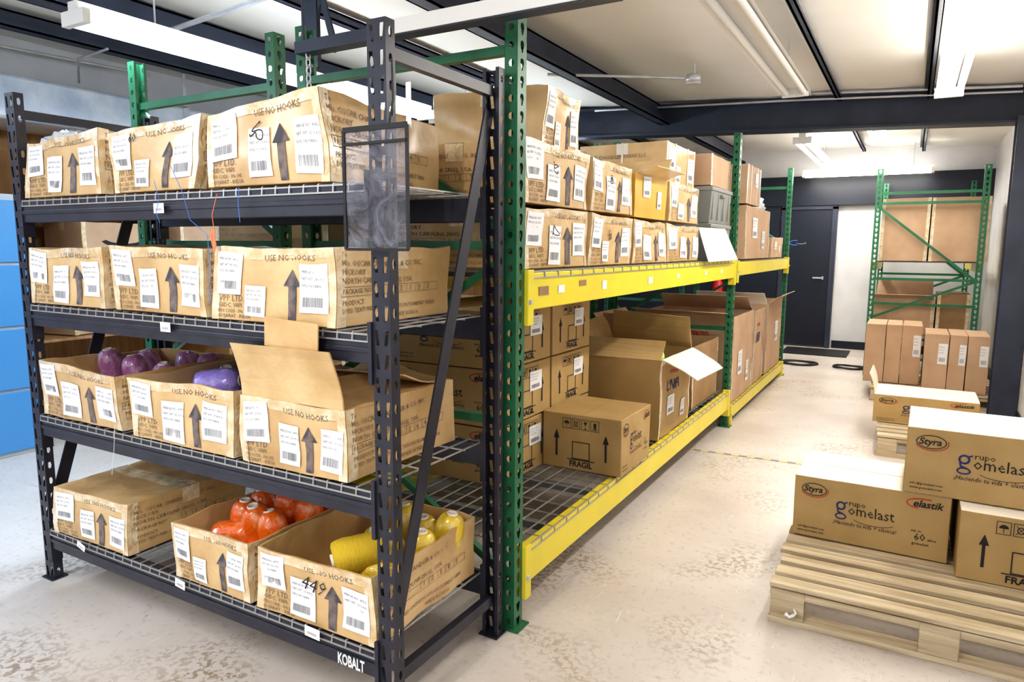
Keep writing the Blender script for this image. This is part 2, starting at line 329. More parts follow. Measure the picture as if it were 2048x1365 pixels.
# ------------------------------------------------------------------ cartons
def carton(label,x0,x1,y0,y1,z0,z1,rot=0,body=KR,sheets=(),labels=(),open_=False,flaps=(),tape=True,j=.004,group=None,yaw=0,ink=FINK,top=None,strap=False,name='cardboard_box',sag=None,amp=.003,arrow_=False,pen=None):
    w,l=(x1-x0,y1-y0) if rot==0 else (y1-y0,x1-x0); h=z1-z0
    t=thing(name,label,'box',((x0+x1)/2,(y0+y1)/2,z0),(0,0,rad(rot+yaw)),group)
    sd=sum(map(ord,label)); r=random.Random(sd)
    off={(a,b,c):Vector((r.uniform(-j,j),r.uniform(-j,j),(r.uniform(-j*1.5,j*.5) if c else 0))) for a in (0,1) for b in (0,1) for c in (0,1)}
    for k in ((0,0,0),(1,0,0),(0,1,0),(1,1,0)): off[k].z=0
    if sag:
        for k,v in sag.items(): off[k]=Vector(v)
    sv=Vector((sd%97,sd%31,sd%13))
    def D(p):
        tx,ty,tz=p[0]/w+.5,p[1]/l+.5,p[2]/h; o=Vector((0,0,0))
        for (a,b,c),v in off.items(): o+=v*((tx if a else 1-tx)*(ty if b else 1-ty)*(tz if c else 1-tz))
        p=Vector(p); tz=max(0,min(1,tz))
        if amp:
            n=noise.noise_vector(p*7+sv)+noise.noise_vector(p*16+sv)*.32; o+=Vector((n.x*amp,n.y*amp,n.z*amp*tz*1.2-.0))
            if not open_: o.z-=amp*1.6*tz*max(0,math.sin(math.pi*max(0,min(1,tx))))*max(0,math.sin(math.pi*max(0,min(1,ty))))
        return p+o
    def fin(m,name,mats,bevel=0):
        m.v=[tuple(D(v)) for v in m.v]; return m.build(name,mats,t,bevel=bevel)
    m=MB()
    if not open_:
        m.gbox(w,l,h,step=.045 if amp>.005 else .06,mt=1 if top else 0)
        fin(m,'box_body',[body,top] if top else body,.003)
        g=MB(); g.gface({},(-w/2+.004,-.0015,h+.0008),(w-.008,0,0),(0,.003,0),8,1); fin(g,'flap_seam',KD if not top else KIN)
    else:
        m.shell(w,l,h,step=.05); fin(m,'box_body',body)
    if tape:
        def strip(o,U,V,nu,nv): g=MB(); g.gface({},o,U,V,nu,nv); fin(g,'tape',TAPE if not strap else WTAPE)
        e=.0015; n=10
        if not open_:
            strip((-w/2,-.034,h+e),(w,0,0),(0,.068,0),n,1); strip((w/2+e,-.034,h-.06),(0,.068,0),(0,0,.06),1,1); strip((-w/2-e,.034,h-.06),(0,-.068,0),(0,0,.06),1,1)
        for s in (-1,1):
            strip((-w/2+(0 if s<0 else w-.03),-l/2-e,0),(.03,0,0),(0,0,h),1,5)
        strip((w/2+e,-l/2,0),(0,.035,0),(0,0,h),1,5)
        if amp>.004: strip((-w/2,-l/2-e*.9,h-.03),(w,0,0),(0,0,.03),n,1)
    if strap:
        g=MB()
        for q in (-w*.22,w*.22): g.box(q-.006,q+.006,-l/2-.003,l/2+.003,h+.001,h+.003); g.box(q-.006,q+.006,-l/2-.003,-l/2-.001,0,h)
        g.box(-w/2-.003,w/2+.003,-.006,.006,h+.001,h+.003); g.box(w/2+.001,w/2+.003,-.006,.006,0,h); g.box(-w/2-.003,-w/2-.001,-.006,.006,0,h)
        fin(g,'strap',WTAPE)
    def put(sh,face,dw,dh,o):
        g=MB(); fw=w if face in('f','b') else l; su=fw/dw; sv_=h/dh
        for u,v,zz in sh.v:
            u*=su; v*=sv_; q=o+zz
            if face=='f': p=(u,-l/2-q,v)
            elif face=='r': p=(w/2+q,u,v)
            elif face=='l': p=(-w/2-q,-u,v)
            else: p=(-u,l/2+q,v)
            g.v.append(p)
        g.f=list(sh.f); g.m=list(sh.m); g.s=list(sh.s); return g
    for sh,face,dw,dh in sheets: fin(put(sh,face,dw,dh,.0020),'printed_text',[ink,RED,BLU])
    if arrow_: fin(put(SAR,'f',.46,.205,.0024),'printed_arrow',AINK)
    for shs,face,dw,dh in labels:
        for sh in shs: fin(put(sh,face,dw,dh,.0034),'shipping_label',[PAPER,LINK])
    if pen: fin(put(pen,'f',.46,.205,.0046),'marker_writing',INK)
    for fl in flaps:
        edge,ang,ln=fl[:3]; fm=fl[3] if len(fl)>3 else body; a=rad(ang); g=MB(); fw=(w if edge[1]=='y' else l)
        s=1 if edge[0]=='+' else -1; nx=6; vs=[];fs=[]
        for i in range(nx+1):
            q=i/nx; bend=a+rad(12)*(q-.5)
            for uu in (-fw/2+.006+.01*q,fw/2-.006-.01*q):
                for tt in (0,.005):
                    out=math.sin(bend)*ln*q+math.cos(a)*tt*-1; up=math.cos(bend)*ln*q+math.sin(a)*tt
                    vs.append((uu,s*(l/2+out),h+up) if edge[1]=='y' else (s*(w/2+out),uu,h+up))
        for i in range(nx):
            b=i*4
            fs+=[(b,b+2,b+6,b+4),(b+1,b+5,b+7,b+3),(b,b+4,b+5,b+1),(b+2,b+3,b+7,b+6)]
        b=nx*4; fs+=[(b,b+2,b+3,b+1),(0,1,3,2)]
        g.add(vs,fs,0); fin(g,'flap',fm)
    return t
def vbox(label,x0,x1,y0,y1,z0,z1,rot=0,k=0,open_=False,flaps=(),group=None,yaw=0,scr=None,body=None,sag=None,side=True):
    sh=[(SF,'f',.46,.205)]
    if side: sh+=[(SS[k%4],'r',.50,.205)]+([(SS[k%4],'l',.50,.205)] if rot==90 else [])
    return carton(label,x0,x1,y0,y1,z0,z1,rot,body or (KR if k%2 else KR2),sh,[(LS[k%4],'f',.46,.205)],open_,flaps,True,.009,group,yaw,sag=sag,amp=.009,arrow_=True,pen=scr)
def sbox(label,x0,x1,y0,y1,z0,z1,rot=0,open_=False,flaps=(),group=None,yaw=0,top=None,lab=False,k=0):
    return carton(label,x0,x1,y0,y1,z0,z1,rot,KS,[(SL,'f',.55,.25),(SSH,'r',.40,.25)]+([(SSH,'l',.40,.25)] if rot==90 else []),[(LS1,'r',.40,.25)] if lab else (),open_,flaps,False,.002,group,yaw,ink=INK,top=top,amp=.0012)
# ------------------------------------------------------------------ perforated posts
def plate(m,fn,W,Hh,cell,holes,mi=0):
    n=int(Hh/cell); c=Hh/n; cols=len(holes)
    for i in range(n):
        for q,hp in enumerate(holes):
            u0=-W/2+W*q/cols; u1=-W/2+W*(q+1)/cols; v0=i*c; v1=v0+c; um=(u0+u1)/2; vm=(v0+v1)/2
            out=[(u0,v0),(um,v0),(u1,v0),(u1,vm),(u1,v1),(um,v1),(u0,v1),(u0,vm)]
            inn=[(um+a*(u1-u0),vm+b*c) for a,b in hp]
            vs=[fn(*p) for p in out+inn]; m.add(vs,[(k,(k+1)%8,8+(k+1)%8,8+k) for k in range(8)],mi)
TEAR=[(-.07,-.36),(0,-.40),(.07,-.36),(.20,.05),(.17,.24),(0,.32),(-.17,.24),(-.20,.05)]
SLA=[(-.24,-.34),(-.04,-.34),(.14,-.34),(.22,0),(.30,.30),(.10,.30),(-.06,.30),(-.14,0)]
SLB=[(-.14,-.34),(.04,-.34),(.24,-.34),(.14,0),(.06,.30),(-.10,.30),(-.30,.30),(-.22,0)]
RND=[(.16*math.cos(rad(225+45*k))*1.2,.22*math.sin(rad(225+45*k))) for k in range(8)]
def post_mesh(W,Dp,Hh,cell,front,side,mtl):
    m=MB()
    plate(m,lambda u,v:(u,0,v),W,Hh,cell,front); plate(m,lambda u,v:(W/2,Dp/2+u,v),Dp,Hh,cell,side); plate(m,lambda u,v:(-W/2,Dp/2-u,v),Dp,Hh,cell,side)
    m.box(-W/2,-W/2+.012,Dp-.002,Dp,0,Hh); m.box(W/2-.012,W/2,Dp-.002,Dp,0,Hh)
    return m.mesh('upright_post',mtl)
BP=post_mesh(.058,.034,1.83,.060,[SLB,SLA],[RND],BLK); GP=post_mesh(.056,.046,2.09,.052,[TEAR],[RND],GRN)
# ------------------------------------------------------------------ setting
m=MB(); m.box(-7,3,-2.2,10.2,-.1,0); struct(m.build('floor',FLOOR))
RW=.77
def cz(x): return 2.50+.038*(RW-x)
m=MB(); nu,nv=60,80; xa,xb=RW+.2,-7
vs=[];fs=[]
PUR=[.02,-.62,-2.12,-3.0,-3.95,-4.9]
for i in range(nu+1):
    x=xa+(xb-xa)*i/nu
    for k in range(nv+1):
        y=-2+12.2*k/nv; dd=min(abs(x-p) for p in PUR); s=.05*min(1,max(0,dd-.05)/.4)
        vs.append((x,y,cz(x)+.02-s*.45*(1+noise.noise(Vector((x*1.5,y*.9,0))))))
for i in range(nu):
    for k in range(nv): q=i*(nv+1)+k; fs.append((q,q+1,q+nv+2,q+nv+1))
m.add(vs,fs,0,True); struct(m.build('ceiling',CEIL))
m=MB(); m.box(RW,RW+.1,1.3,10.1,0,cz(RW)); struct(m.build('wall_right',WALL))
m=MB(); m.box(-7,RW+.1,10.0,10.1,0,2.8); struct(m.build('wall_back',WALL))
m=MB(); m.box(-5.75,-5.65,-1,10,0,2.15); struct(m.build('wall_left',PLY))
m=MB(); m.box(-5.75,-5.65,-1,10,2.15,2.76); struct(m.build('trim_3',WALL))
dl=P(1562,560,Y=9.95).x; dr=P(1662,560,Y=9.95).x; dtop=P(1610,415,Y=9.95).z
m=MB(); m.box(-5.6,dl-.05,9.94,10,0,2.0); struct(m.build('trim_1',NAVY))
m=MB(); m.box(-5.6,RW,9.90,10,dtop+.02,2.23); struct(m.build('trim_2',NAVY))
m=MB(); m.box(dr+.05,RW,9.985,10,0,.10); struct(m.build('baseboard_back',NAVY))
m=MB(); m.box(RW-.012,RW,1.3,9.98,0,.10); struct(m.build('baseboard_right',NAVY))
d=thing('door_1','','door'); del d['label'],d['category']; d['kind']='structure'; d.location=((dl+dr)/2,9.97,0)
hw=(dr-dl)/2
MB().box(-hw+.03,hw-.03,-.03,.02,.02,dtop-.03).build('door_leaf',NAVY,d,bevel=.004)
MB().box(-hw-.03,-hw+.03,-.05,.03,0,dtop).box(hw-.03,hw+.03,-.05,.03,0,dtop).box(-hw-.03,hw+.03,-.05,.03,dtop-.03,dtop+.03).build('door_frame',DARK,d)
m=MB(); m.bar((hw-.10,-.06,.92),(hw-.22,-.06,.92),.02,.02); m.box(hw-.11,hw-.09,-.07,-.03,.90,.94); m.build('door_handle',GALV,d)
m=MB(); g=MB(); ell(g,-.06,.015,.07,.035,.009,0,60,300); ell(g,.02,.012,.06,.014,.006,1,180,400)
m.v=[(u-.10,-.032,v+1.36) for u,v,_ in g.v]; m.f=g.f; m.m=g.m; m.s=g.s; m.build('door_sign',[BST,GALV],d)
def rafter(y,zb0,zt0,label,name='roof_beam'):
    m=MB()
    for a,b,c0,c1 in ((y-.09,y+.09,0,.018),(y-.006,y+.006,.018,zt0-zb0-.018),(y-.09,y+.09,zt0-zb0-.018,zt0-zb0)):
        x0,x1=-5.64,RW-.01; s=.038
        vs=[(x,yy,zb0+s*(RW-x)+z) for z in (c0,c1) for yy in (a,b) for x in (x0,x1)]
        m.add(vs,[(0,2,3,1),(4,5,7,6),(0,1,5,4),(2,6,7,3),(0,4,6,2),(1,3,7,5)])
    return tag(m.build(name,DARK),label,'beam')
rafter(6.5,2.22,2.49,'deep dark steel roof beam crossing the room above the racks')
def purlin(x,label,y0=-1,y1=9.9,w=.04,dp=.07):
    z=cz(x)-.002; m=MB(); m.box(x-.006,x+.006,y0,y1,z-dp,z); m.box(x-.006,x+w,y0,y1,z-dp,z-dp+.012); m.box(x-w,x+.006,y0,y1,z-.012,z); m.box(x+w-.006,x+w,y0,y1,z-dp,z-dp+.03)
    tag(m.build('ceiling_joist',DARK),label,'beam','long dark roof joists under the white ceiling')
purlin(.02,'dark roof joist directly beside the bright warm lamp at right',dp=.06,w=.03)
purlin(-.62,'dark roof joist beside the unlit lamp over the aisle',dp=.05,w=.03)
purlin(-2.12,'wide dark roof joist above the long row of yellow-beamed racking',w=.08,dp=.18)
purlin(-3.0,'dark roof joist between the two lit lamps on the left side')
purlin(-3.95,'dark roof joist left of the long cool lamp',w=.12,dp=.18)
purlin(-4.9,'dark roof joist nearest the foil duct',w=.08,dp=.12)
m=MB(); m.box(-.085,.085,-.09,-.075,0,2.26).box(-.085,.085,.075,.09,0,2.26).box(-.006,.006,-.075,.075,0,2.26).box(-.085,.085,-.1,.1,0,.015)
m.v=[(RW-.09+v[0],6.4+v[1],v[2]) for v in m.v]; tag(m.build('steel_column',DARK),'dark steel column standing against the right wall','column')
def conduit(pts,r,label,mt=GALV,name='electrical_conduit'):
    return tag(MB().tube(pts,r,8).build(name,mt),label,'pipe')
a=P(1190,207,Y=6.36);b=P(1605,188,Y=6.36);c=P(2046,172,Y=6.36)
conduit([a,b,c],.012,'upper thin metal conduit running along the deep roof beam')
conduit([P(1190,222,Y=6.36),P(1605,200,Y=6.36),P(2046,183,Y=6.36)],.009,'lower thin metal conduit running along the deep roof beam')
a=P(1095,149,Z=2.44);b=P(1368,156,Z=2.44); conduit([a,b],.010,'short metal conduit leading to the round junction box under the ceiling')
jb=thing('junction_box','octagonal metal junction box at the end of a conduit under the ceiling','junction box',P(1388,158,Z=2.44))
MB().lathe([(0,-.025),(.055,-.025),(.055,.025),(0,.025)],8).build('box_body',GALV,jb); MB().lathe([(.0,-.03),(.05,-.03),(.05,-.025)],8).build('cover',WHM,jb)
MB().tube([(0,0,.025),(0,0,.10)],.008).build('hanger',GALV,jb)
q=P(1604,181,Y=6.30); jb=thing('junction_box','square metal junction box on the roof beam behind the unlit lamp','junction box',q)
MB().box(-.075,.075,-.03,.03,-.045,.045).build('box_body',GALV,jb,bevel=.004); MB().tube([(-.02,0,.04),(.0,-.02,.13),(.07,-.02,.17),(.11,0,.12),(.11,.02,.02)],.012).build('flexible_conduit',DARK,jb)
a=P(325,66,Z=2.52);b=P(535,-6,Z=2.52); conduit([a,b],.014,'bare silver conduit above the left end of the black rack')
conduit([P(158,165,Z=2.45),P(156,118,Z=2.53),P(215,98,Z=2.53)],.008,'thin bent metal rod beside the long cool lamp')
conduit([P(0,92,Z=2.60),P(300,150,Z=2.60)],.012,'thin conduit running under the ceiling above the foil duct')
conduit([(RW-.03,7.0,.1),(RW-.03,7.0,2.4)],.014,'upright conduit on the right wall behind the column')
a=P(790,205,Z=2.52); conduit([a,a+Vector((0,1.6,.0))],.009,'thin conduit behind the top of the black rack')
wb=thing('switch_box','grey metal switch box on the right wall near the roof','switch box',(RW-.045,7.35,1.92)); MB().box(-.04,.04,-.08,.08,-.1,.1).build('box_body',GALV,wb,bevel=.004); MB().box(-.045,-.04,-.06,.06,-.08,.08).build('cover',WHM,wb)
t=thing('steel_bracket','dark steel hanger with crossed braces above the hanging rail','bracket',P(622,60,Y=2.6)); 
MB().box(-.05,.05,-.012,.012,-.18,.38).build('hanger_plate',DARK,t); MB().bar((-.05,0,-.16),(.13,0,.30),.014,.03).build('diagonal_brace',DARK,t); MB().bar((.16,0,-.12),(.03,0,.30),.014,.03).build('diagonal_brace',DARK,t)
# ------------------------------------------------------------------ lamps
def lamp(x,y0,y1,z,label,lit,cool=True,pw=60,horizontal=False,hang=True):
    L=y1-y0; t=thing('fluorescent_lamp',label,'lamp',(x,(y0+y1)/2,z),(0,0,rad(90) if horizontal else 0))
    m=MB(); m.box(-.03,.03,-L/2,L/2,.025,.065)
    if not lit:
        m.add([(-.10,-L/2,-.005),(-.10,L/2,-.005),(-.03,L/2,.03),(-.03,-L/2,.03)],[(0,1,2,3)]); m.add([(.10,-L/2,-.005),(.10,L/2,-.005),(.03,L/2,.03),(.03,-L/2,.03)],[(3,2,1,0)])
    m.build('lamp_housing',WHM,t)
    for s in (-1,1): MB().tube([(s*.055,-L/2+.03,-.005),(s*.055,L/2-.03,-.005)],.019,10).build('fluorescent_tube',(TUBE if cool else TUBEW) if lit else WHM,t)
    for s in (-1,1): MB().box(-.08,.08,s*(L/2-.012)-.015,s*(L/2-.012)+.015,-.028,.03).build('end_socket',WHM,t)
    if hang:
        for s in (-1,1): MB().tube([(0,s*L*.35,.06),(0,s*L*.35,max(.1,cz(x)-z-.01))],.004,6).build('hanger',GALV,t)
    if lit:
        ld=bpy.data.lights.new('tube_light','AREA'); ld.shape='RECTANGLE'; ld.size=.14; ld.size_y=L-.1; ld.energy=pw; ld.color=(.60,.79,1) if cool else (1,.95,.88)
        lo=bpy.data.objects.new('tube_light',ld); C.objects.link(lo); lo.parent=t; lo.location=(0,0,-.04)
    return t
a=P(128,40,Z=2.22);b=P(545,138,Z=2.22); lx=(a.x+b.x)/2
lamp(lx,a.y,a.y+2.44,2.22,'long lit cool white lamp above the black rack at upper left',True,True,42)
lamp(lx,a.y+2.55,a.y+5.0,2.22,'second lit cool lamp continuing the line of the upper left one',True,True,30)
lamp(-.74,2.6,5.03,2.31,'unlit white twin tube lamp hanging over the aisle',False)
lamp(.13,2.6,5.4,2.29,'long bright warm lamp at the upper right over the pallets',True,False,32)
lamp(-.95,7.0,9.3,2.28,'lit lamp beyond the roof beam, left one over the far aisle',True,False,18)
lamp(-.35,6.75,7.9,2.34,'lit lamp just beyond the roof beam, above the far pallet stack',True,False,10)
lamp(-.35,9.35,10.75,2.20,'lit lamp crossing the room in front of the far wall',True,False,10,True).location=(-.55,9.5,2.20)
lamp(-1.2,-1.9,.5,2.36,'added unseen fill lamp over the near end of the aisle',True,False,36)  # added fill light behind the camera, built like a ceiling fixture
lamp(-4.2,-1.9,.5,2.36,'added unseen cool fill lamp over the near left floor',True,True,46)  # second added fill, cool tinted, out of view at near left
p0=P(600,108,Y=1.80);p1=P(1240,-6,Y=1.80); zr=(p0.z+p1.z)/2
t=thing('hanging_rail','long dark and grey steel rail lying level above the black rack','rail',((p0.x+p1.x)/2,1.80,zr)); hl=(p1.x-p0.x)/2
MB().box(-hl,hl,-.025,.025,-.004,.0).box(-hl,hl,-.025,-.021,0,.035).box(-hl,hl,.021,.025,0,.035).build('channel',DARK,t)
MB().box(-hl+.36,hl,-.03,.03,.035,.045).box(-hl+.36,hl,-.031,-.026,-.0,.045).build('metal_cover',WHM,t)
for s in (-hl+.02,hl-.05): MB().tube([(s,0,.03),(s,0,cz(-1.5)-zr-.02)],.006,6).build('hanger_rod',DARK,t)
cp=P(617,140,Y=1.80); m=MB()
for i in range(6):
    ring=[]; z=cp.z+.05-.026*i
    for k in range(11):
        q=2*math.pi*k/10; a,b=.009*math.cos(q),.018*math.sin(q); ring.append((cp.x+(a if i%2 else 0),1.80+(0 if i%2 else a),z+b))
    m.tube(ring,.0028,5,cap=False)
tag(m.build('chain',GALV),'short steel chain hanging from the rail above the top boxes','chain')
# ------------------------------------------------------------------ wire decks
def deck(parent,x0,x1,y0,y1,z,sx,sy,wd,mt,lip=None,name='wire_deck'):
    m=MB(); nx=int((x1-x0)/sx); ny=int((y1-y0)/sy)
    for i in range(nx+1):
        x=x0+(x1-x0)*i/nx; m.bar((x,y0,z),(x,y1,z),wd)
        if lip=='-y': m.bar((x,y0,z),(x,y0-.002,z-.022),wd,up=(0,1,0))
    for i in range(ny+1):
        y=y0+(y1-y0)*i/ny; m.bar((x0,y,z-wd),(x1,y,z-wd),wd)
        if lip=='+x': m.bar((x1,y,z),(x1+.002,y,z-.022),wd,up=(0,1,0))
    if lip=='-y': m.bar((x0,y0-.002,z-.022),(x1,y0-.002,z-.022),wd)
    if lip=='+x': m.bar((x1+.002,y0,z-.022),(x1+.002,y1,z-.022),wd)
    return m.build(name,mt,parent)
# ------------------------------------------------------------------ black rack
XL=P(62,640,Y=1.35).x; XR=P(768,640,Y=1.35).x; YF=1.34; YB=1.895
LV=[1.45,1.075,.66,.21]
rack=thing('storage_rack','black steel four-level shelving rack with wire decks at the front left','shelving rack',((XL+XR)/2,(YF+YB)/2,0)); ox,oy=(XL+XR)/2,(YF+YB)/2; W2=(XR-XL)/2; D2=(YB-YF)/2
for x in (-W2,W2):
    link('upright_post',BP,rack,(x,-D2,0)); link('upright_post',BP,rack,(x,D2,0),(0,0,math.pi))
    for y in (-D2+.017,D2-.017): MB().box(x-.036,x+.036,y-.03,y+.03,0,.006).build('foot_plate',BLK,rack)
    MB().bar((x,-D2+.04,1.76),(x,D2-.04,1.76),.025,.03).build('end_rail',BLK,rack)
    MB().bar((x,-D2+.04,.13),(x,D2-.04,.13),.025,.035).build('end_rail',BLK,rack)
    MB().bar((x,D2-.045,1.70),(x,-D2+.045,.30),.006,.045).build('diagonal_brace',BLK,rack)
for i,z in enumerate(LV):
    for s in (-1,1):
        y=s*(D2-.012); b=MB(); b.box(-W2+.03,W2-.03,y-.015,y+.015,z-.078,z-.002)
        if s<0: b.box(-W2+.03,W2-.03,y-.019,y-.015,z-.05,z-.036)
        b.build('shelf_beam',BLK,rack,bevel=.003)
        for xx in (-W2+.034,W2-.034):
            MB().box(xx-.006,xx+.006,y-.02,y+.02,z-.13,z+.03).build('beam_bracket',BLK,rack)
    for k in range(3):
        xx=-W2+.45+k*.42; MB().box(xx-.02,xx+.02,-D2+.03,D2-.03,z-.03,z-.008).build('deck_support',BLK,rack)
    deck(rack,-W2+.04,W2-.04,-D2-.004,D2-.01,z+.002,.052,.10,.0042,WIRE,'-y')
yb=-D2-.018
def beamlabel(px,py,lv,w=.05,h=.03,a=0):
    q=P(px,py,Y=YF-.008); m=MB(); g=MB(); rect(g,-w/2,-h/2,w/2,h/2,0)
    x=-w*.3
    while x<w*.3: rect(g,x,-h*.25,x+.0014,h*.0,1,z=.0004); x+=.0035
    c,s=math.cos(a),math.sin(a)
    m.v=[(q.x-ox+u*c-v*s,yb-.001-z,q.z+u*s+v*c) for u,v,z in g.v]; m.f=g.f;m.m=g.m;m.s=g.s
    m.build('beam_label',[PAPER,LINK],rack)
beamlabel(324,417,0);beamlabel(337,654,1);beamlabel(366,1166,3,.05,.03,-.1);beamlabel(168,1091,3,.05,.025,-.3);beamlabel(630,1263,3,.058,.032,-.05)
g=MB(); T(g,'KOBALT',0,0,.045,0,bold=.03,fit=.098); q=P(680,1290,Y=YF-.01)
m=MB(); m.v=[(q.x-ox+u,yb-.003,LV[3]-.060+v) for u,v,z in g.v]; m.f=g.f;m.m=g.m;m.s=g.s; m.build('printed_text',PAPER,rack)
# ------------------------------------------------------------------ cartons on black rack
def rowbox(a,b,z): return P(a[0],a[1],Y=1.345).x+.004,P(b[0],b[1],Y=1.345).x-.004
DZ=.008
spec=[(0,(58,395),(216,392),.195,'closed battered box left on the top shelf of the black rack, tape-wrapped',0,None),
(0,(232,388),(408,384),.205,'closed box in the middle of the top shelf of the black rack',3,S_PEN),
(0,(418,378),(664,365),.225,'large closed box right on the top shelf, marker scribble beside its arrow',2,scribble(5)),
(1,(68,610),(220,612),.200,'closed box left on the second shelf down of the black rack',1,None),
(1,(234,622),(421,626),.210,'closed box in the middle of the second shelf down of the black rack',0,None),
(1,(434,632),(680,640),.210,'closed box right on the second shelf, beside the black front post',3,None)]
sags={0:{(0,0,1):(.012,.012,-.008),(1,0,1):(-.01,.0,.008)},1:{(0,0,1):(-.01,.0,-.015),(1,0,1):(.012,.01,.006)},2:{(0,0,1):(.0,.015,-.022),(1,0,1):(-.035,.0,.012)},3:{(0,0,1):(.01,.01,-.004)},4:{(0,0,1):(-.008,.0,.0),(1,0,1):(-.012,.01,-.014)},5:{(0,0,1):(.012,.005,-.008)}}
for i,(lv,a,b,h,lab,k,scr) in enumerate(spec):
    x0,x1=rowbox(a,b,0); z=LV[lv]+DZ; l=.50
    vbox(lab,x0,x1,1.335,1.335+l,z,z+h,0,k,scr=scr,yaw=RN.uniform(-2,2),sag=sags[i])
x0,x1=rowbox((92,835),(248,858),0); z=LV[2]+DZ; D1=(x0,x1); vbox('open box of magenta yarn cones left on the third shelf',x0,x1,1.335,1.83,z,z+.20,0,0,True)
x0,x1=rowbox((277,875),(480,905),0); Dm=(x0,x1); vbox('open box of violet yarn cones in the middle of the third shelf',x0,x1,1.33,1.83,z,z+.200,0,1,True)
x0,x1=rowbox((492,915),(700,952),0); D3=(x0,x1); dt=vbox('box right on the third shelf with one flap standing up at its front',x0,x1,1.33,1.83,z,z+.200,0,2,True,flaps=[('-y',6,.168,KR),('+y',-84,.24),('-x',-84,.2),('+x',-84,.2)])
MB().box(-.075,.125,-.277,-.272,.352,.432,M=Matrix.Rotation(.05,4,'Y')).build('torn_flap',KR,dt,bevel=.001)
x0,x1=rowbox((118,1045),(262,1085),0); z=LV[3]+DZ; vbox('closed taped box left on the bottom shelf of the black rack',x0,x1,1.335,1.84,z,z+.185,0,2)
x0,x1=rowbox((354,1110),(506,1165),0); E2=(x0,x1); vbox('open box of orange yarn cones in the middle of the bottom shelf',x0,x1,1.335,1.84,z,z+.19,0,3,True)
x0,x1=rowbox((520,1195),(755,1290),0); E3=(x0,x1); vbox('open box of yellow yarn cones with 449 in marker, right on the bottom shelf',x0,x1,1.335,1.84,z,z+.195,0,0,True,scr=S_449)
# crinkled cone bodies: lathe with radial noise
def cone_body(seed):
    m=MB().lathe([(.024,.0),(.044,.0),(.055,.005),(.058,.016),(.0575,.04),(.056,.065),(.0545,.09),(.052,.112),(.048,.128),(.041,.140),(.033,.147),(.026,.150),(.021,.149)],26)
    out=[]
    for v in m.v:
        p=Vector(v); n=noise.noise(p*38+Vector((seed,0,0))); rr=Vector((p.x,p.y,0)); k=1+(n*.075 if rr.length>.03 else 0)
        out.append((p.x*k,p.y*k,p.z))
    m.v=out; return m
def cone(label,loc,rot,mt,group,s=1,sz=None):
    t=thing('yarn_cone',label,'yarn cone',loc,tuple(rad(a) for a in rot),group); t.scale=(s,s,sz or s)
    key='cone_'+mt.name
    me=bpy.data.meshes.get(key)
    if not me: me=cone_body(len(key)).mesh(key,mt)
    link('wound_yarn',me,t)
    tm=bpy.data.meshes.get('cone_tube')
    if not tm: tm=MB().lathe([(.0140,.02),(.0145,.150),(.0175,.154),(.0205,.152),(.021,.14),(.0235,.0),(.024,-.006),(.020,-.008),(.0165,-.006),(.0140,.02)],18).mesh('cone_tube',CARDT)
    link('cardboard_tube',tm,t)
def fill(xr,y0,y1,z,nx,ny,mt,label,group,seed,tilt=12,s=.85,sz=1.2,dz=.03):
    r=random.Random(seed)
    for i in range(nx):
        for k in range(ny):
            x=xr[0]+.07+(xr[1]-xr[0]-.14)*(i/(nx-1) if nx>1 else .5); y=y0+(y1-y0)*(k/(ny-1) if ny>1 else .5)
            cone(label,(x+r.uniform(-.006,.006),y+r.uniform(-.006,.006),z+r.uniform(0,dz)),(r.uniform(-tilt,tilt)*.6,r.uniform(-tilt,tilt)*.6,r.uniform(0,360)),mt,group,s,sz)
z=LV[2]+.018
fill(D1,1.58,1.76,z+.02,3,2,YM,'plastic wrapped magenta yarn cone in the open box at left of the third shelf','magenta yarn cones',1,32,.88,1.12)
fill(Dm,1.64,1.76,z+.02,3,2,YP,'plastic wrapped violet yarn cone upright in the open box on the third shelf','violet yarn cones',2,20,.88,1.12)
cone('lavender yarn cone lying on its side at the front of the violet box',(Dm[0]+.16,1.47,z+.145),(0,80,25),YV,None,.95)
cone('violet yarn cone tipped up against the left of its open box',(Dm[0]+.13,1.57,z+.05),(0,14,0),YP,None)
z=LV[3]+.018
fill((E2[0]+.05,E2[1]),1.52,1.76,z+.015,3,3,YO,'plastic wrapped orange yarn cone standing in the open box on the bottom shelf','orange yarn cones',3,20,.92,1.24,.03)
cone('orange yarn cone lying down at the front left of the orange box',(E2[0]+.08,1.44,z+.10),(0,80,20),YO,None,.9)
cone('second orange yarn cone lying beside the standing ones in the orange box',(E2[0]+.20,1.42,z+.06),(0,95,60),YO,None,.9)
fill((E3[0]+.17,E3[1]),1.63,1.76,z+.015,3,2,YY,'plastic wrapped yellow yarn cone standing in the back of the yellow box','yellow yarn cones',4,24,.92,1.16,.03)
q=P(668,1126,Y=1.40)
t=cone('fat bare yellow yarn cone lying on its side at the front of the yellow box',(q.x,1.40,q.z+.002),(-78,0,-40),YYB,None,.98)
cone('yellow yarn cone lying at the right front of the yellow box',(E3[1]-.10,1.44,z+.10),(-86,0,20),YY,None,.95)
cone('yellow yarn cone lying deep at the left front of the yellow box',(E3[0]+.11,1.42,z+.055),(-88,0,-80),YY,None,.9)
cone('yellow yarn cone lying deep in the middle of the yellow box',(E3[0]+.17,1.55,z+.055),(-88,0,-85),YY,None,.9)
a=P(690,262,Y=1.318); b=P(820,500,Y=1.318); t=thing('document_pouch','clear vinyl pouch with black edging hanging on the right front post of the black rack','pouch',((a.x+b.x)/2,1.318,b.z)); w=(b.x-a.x)/2; h=a.z-b.z
m=MB(); nx,nz=10,14; vs=[];fs=[]
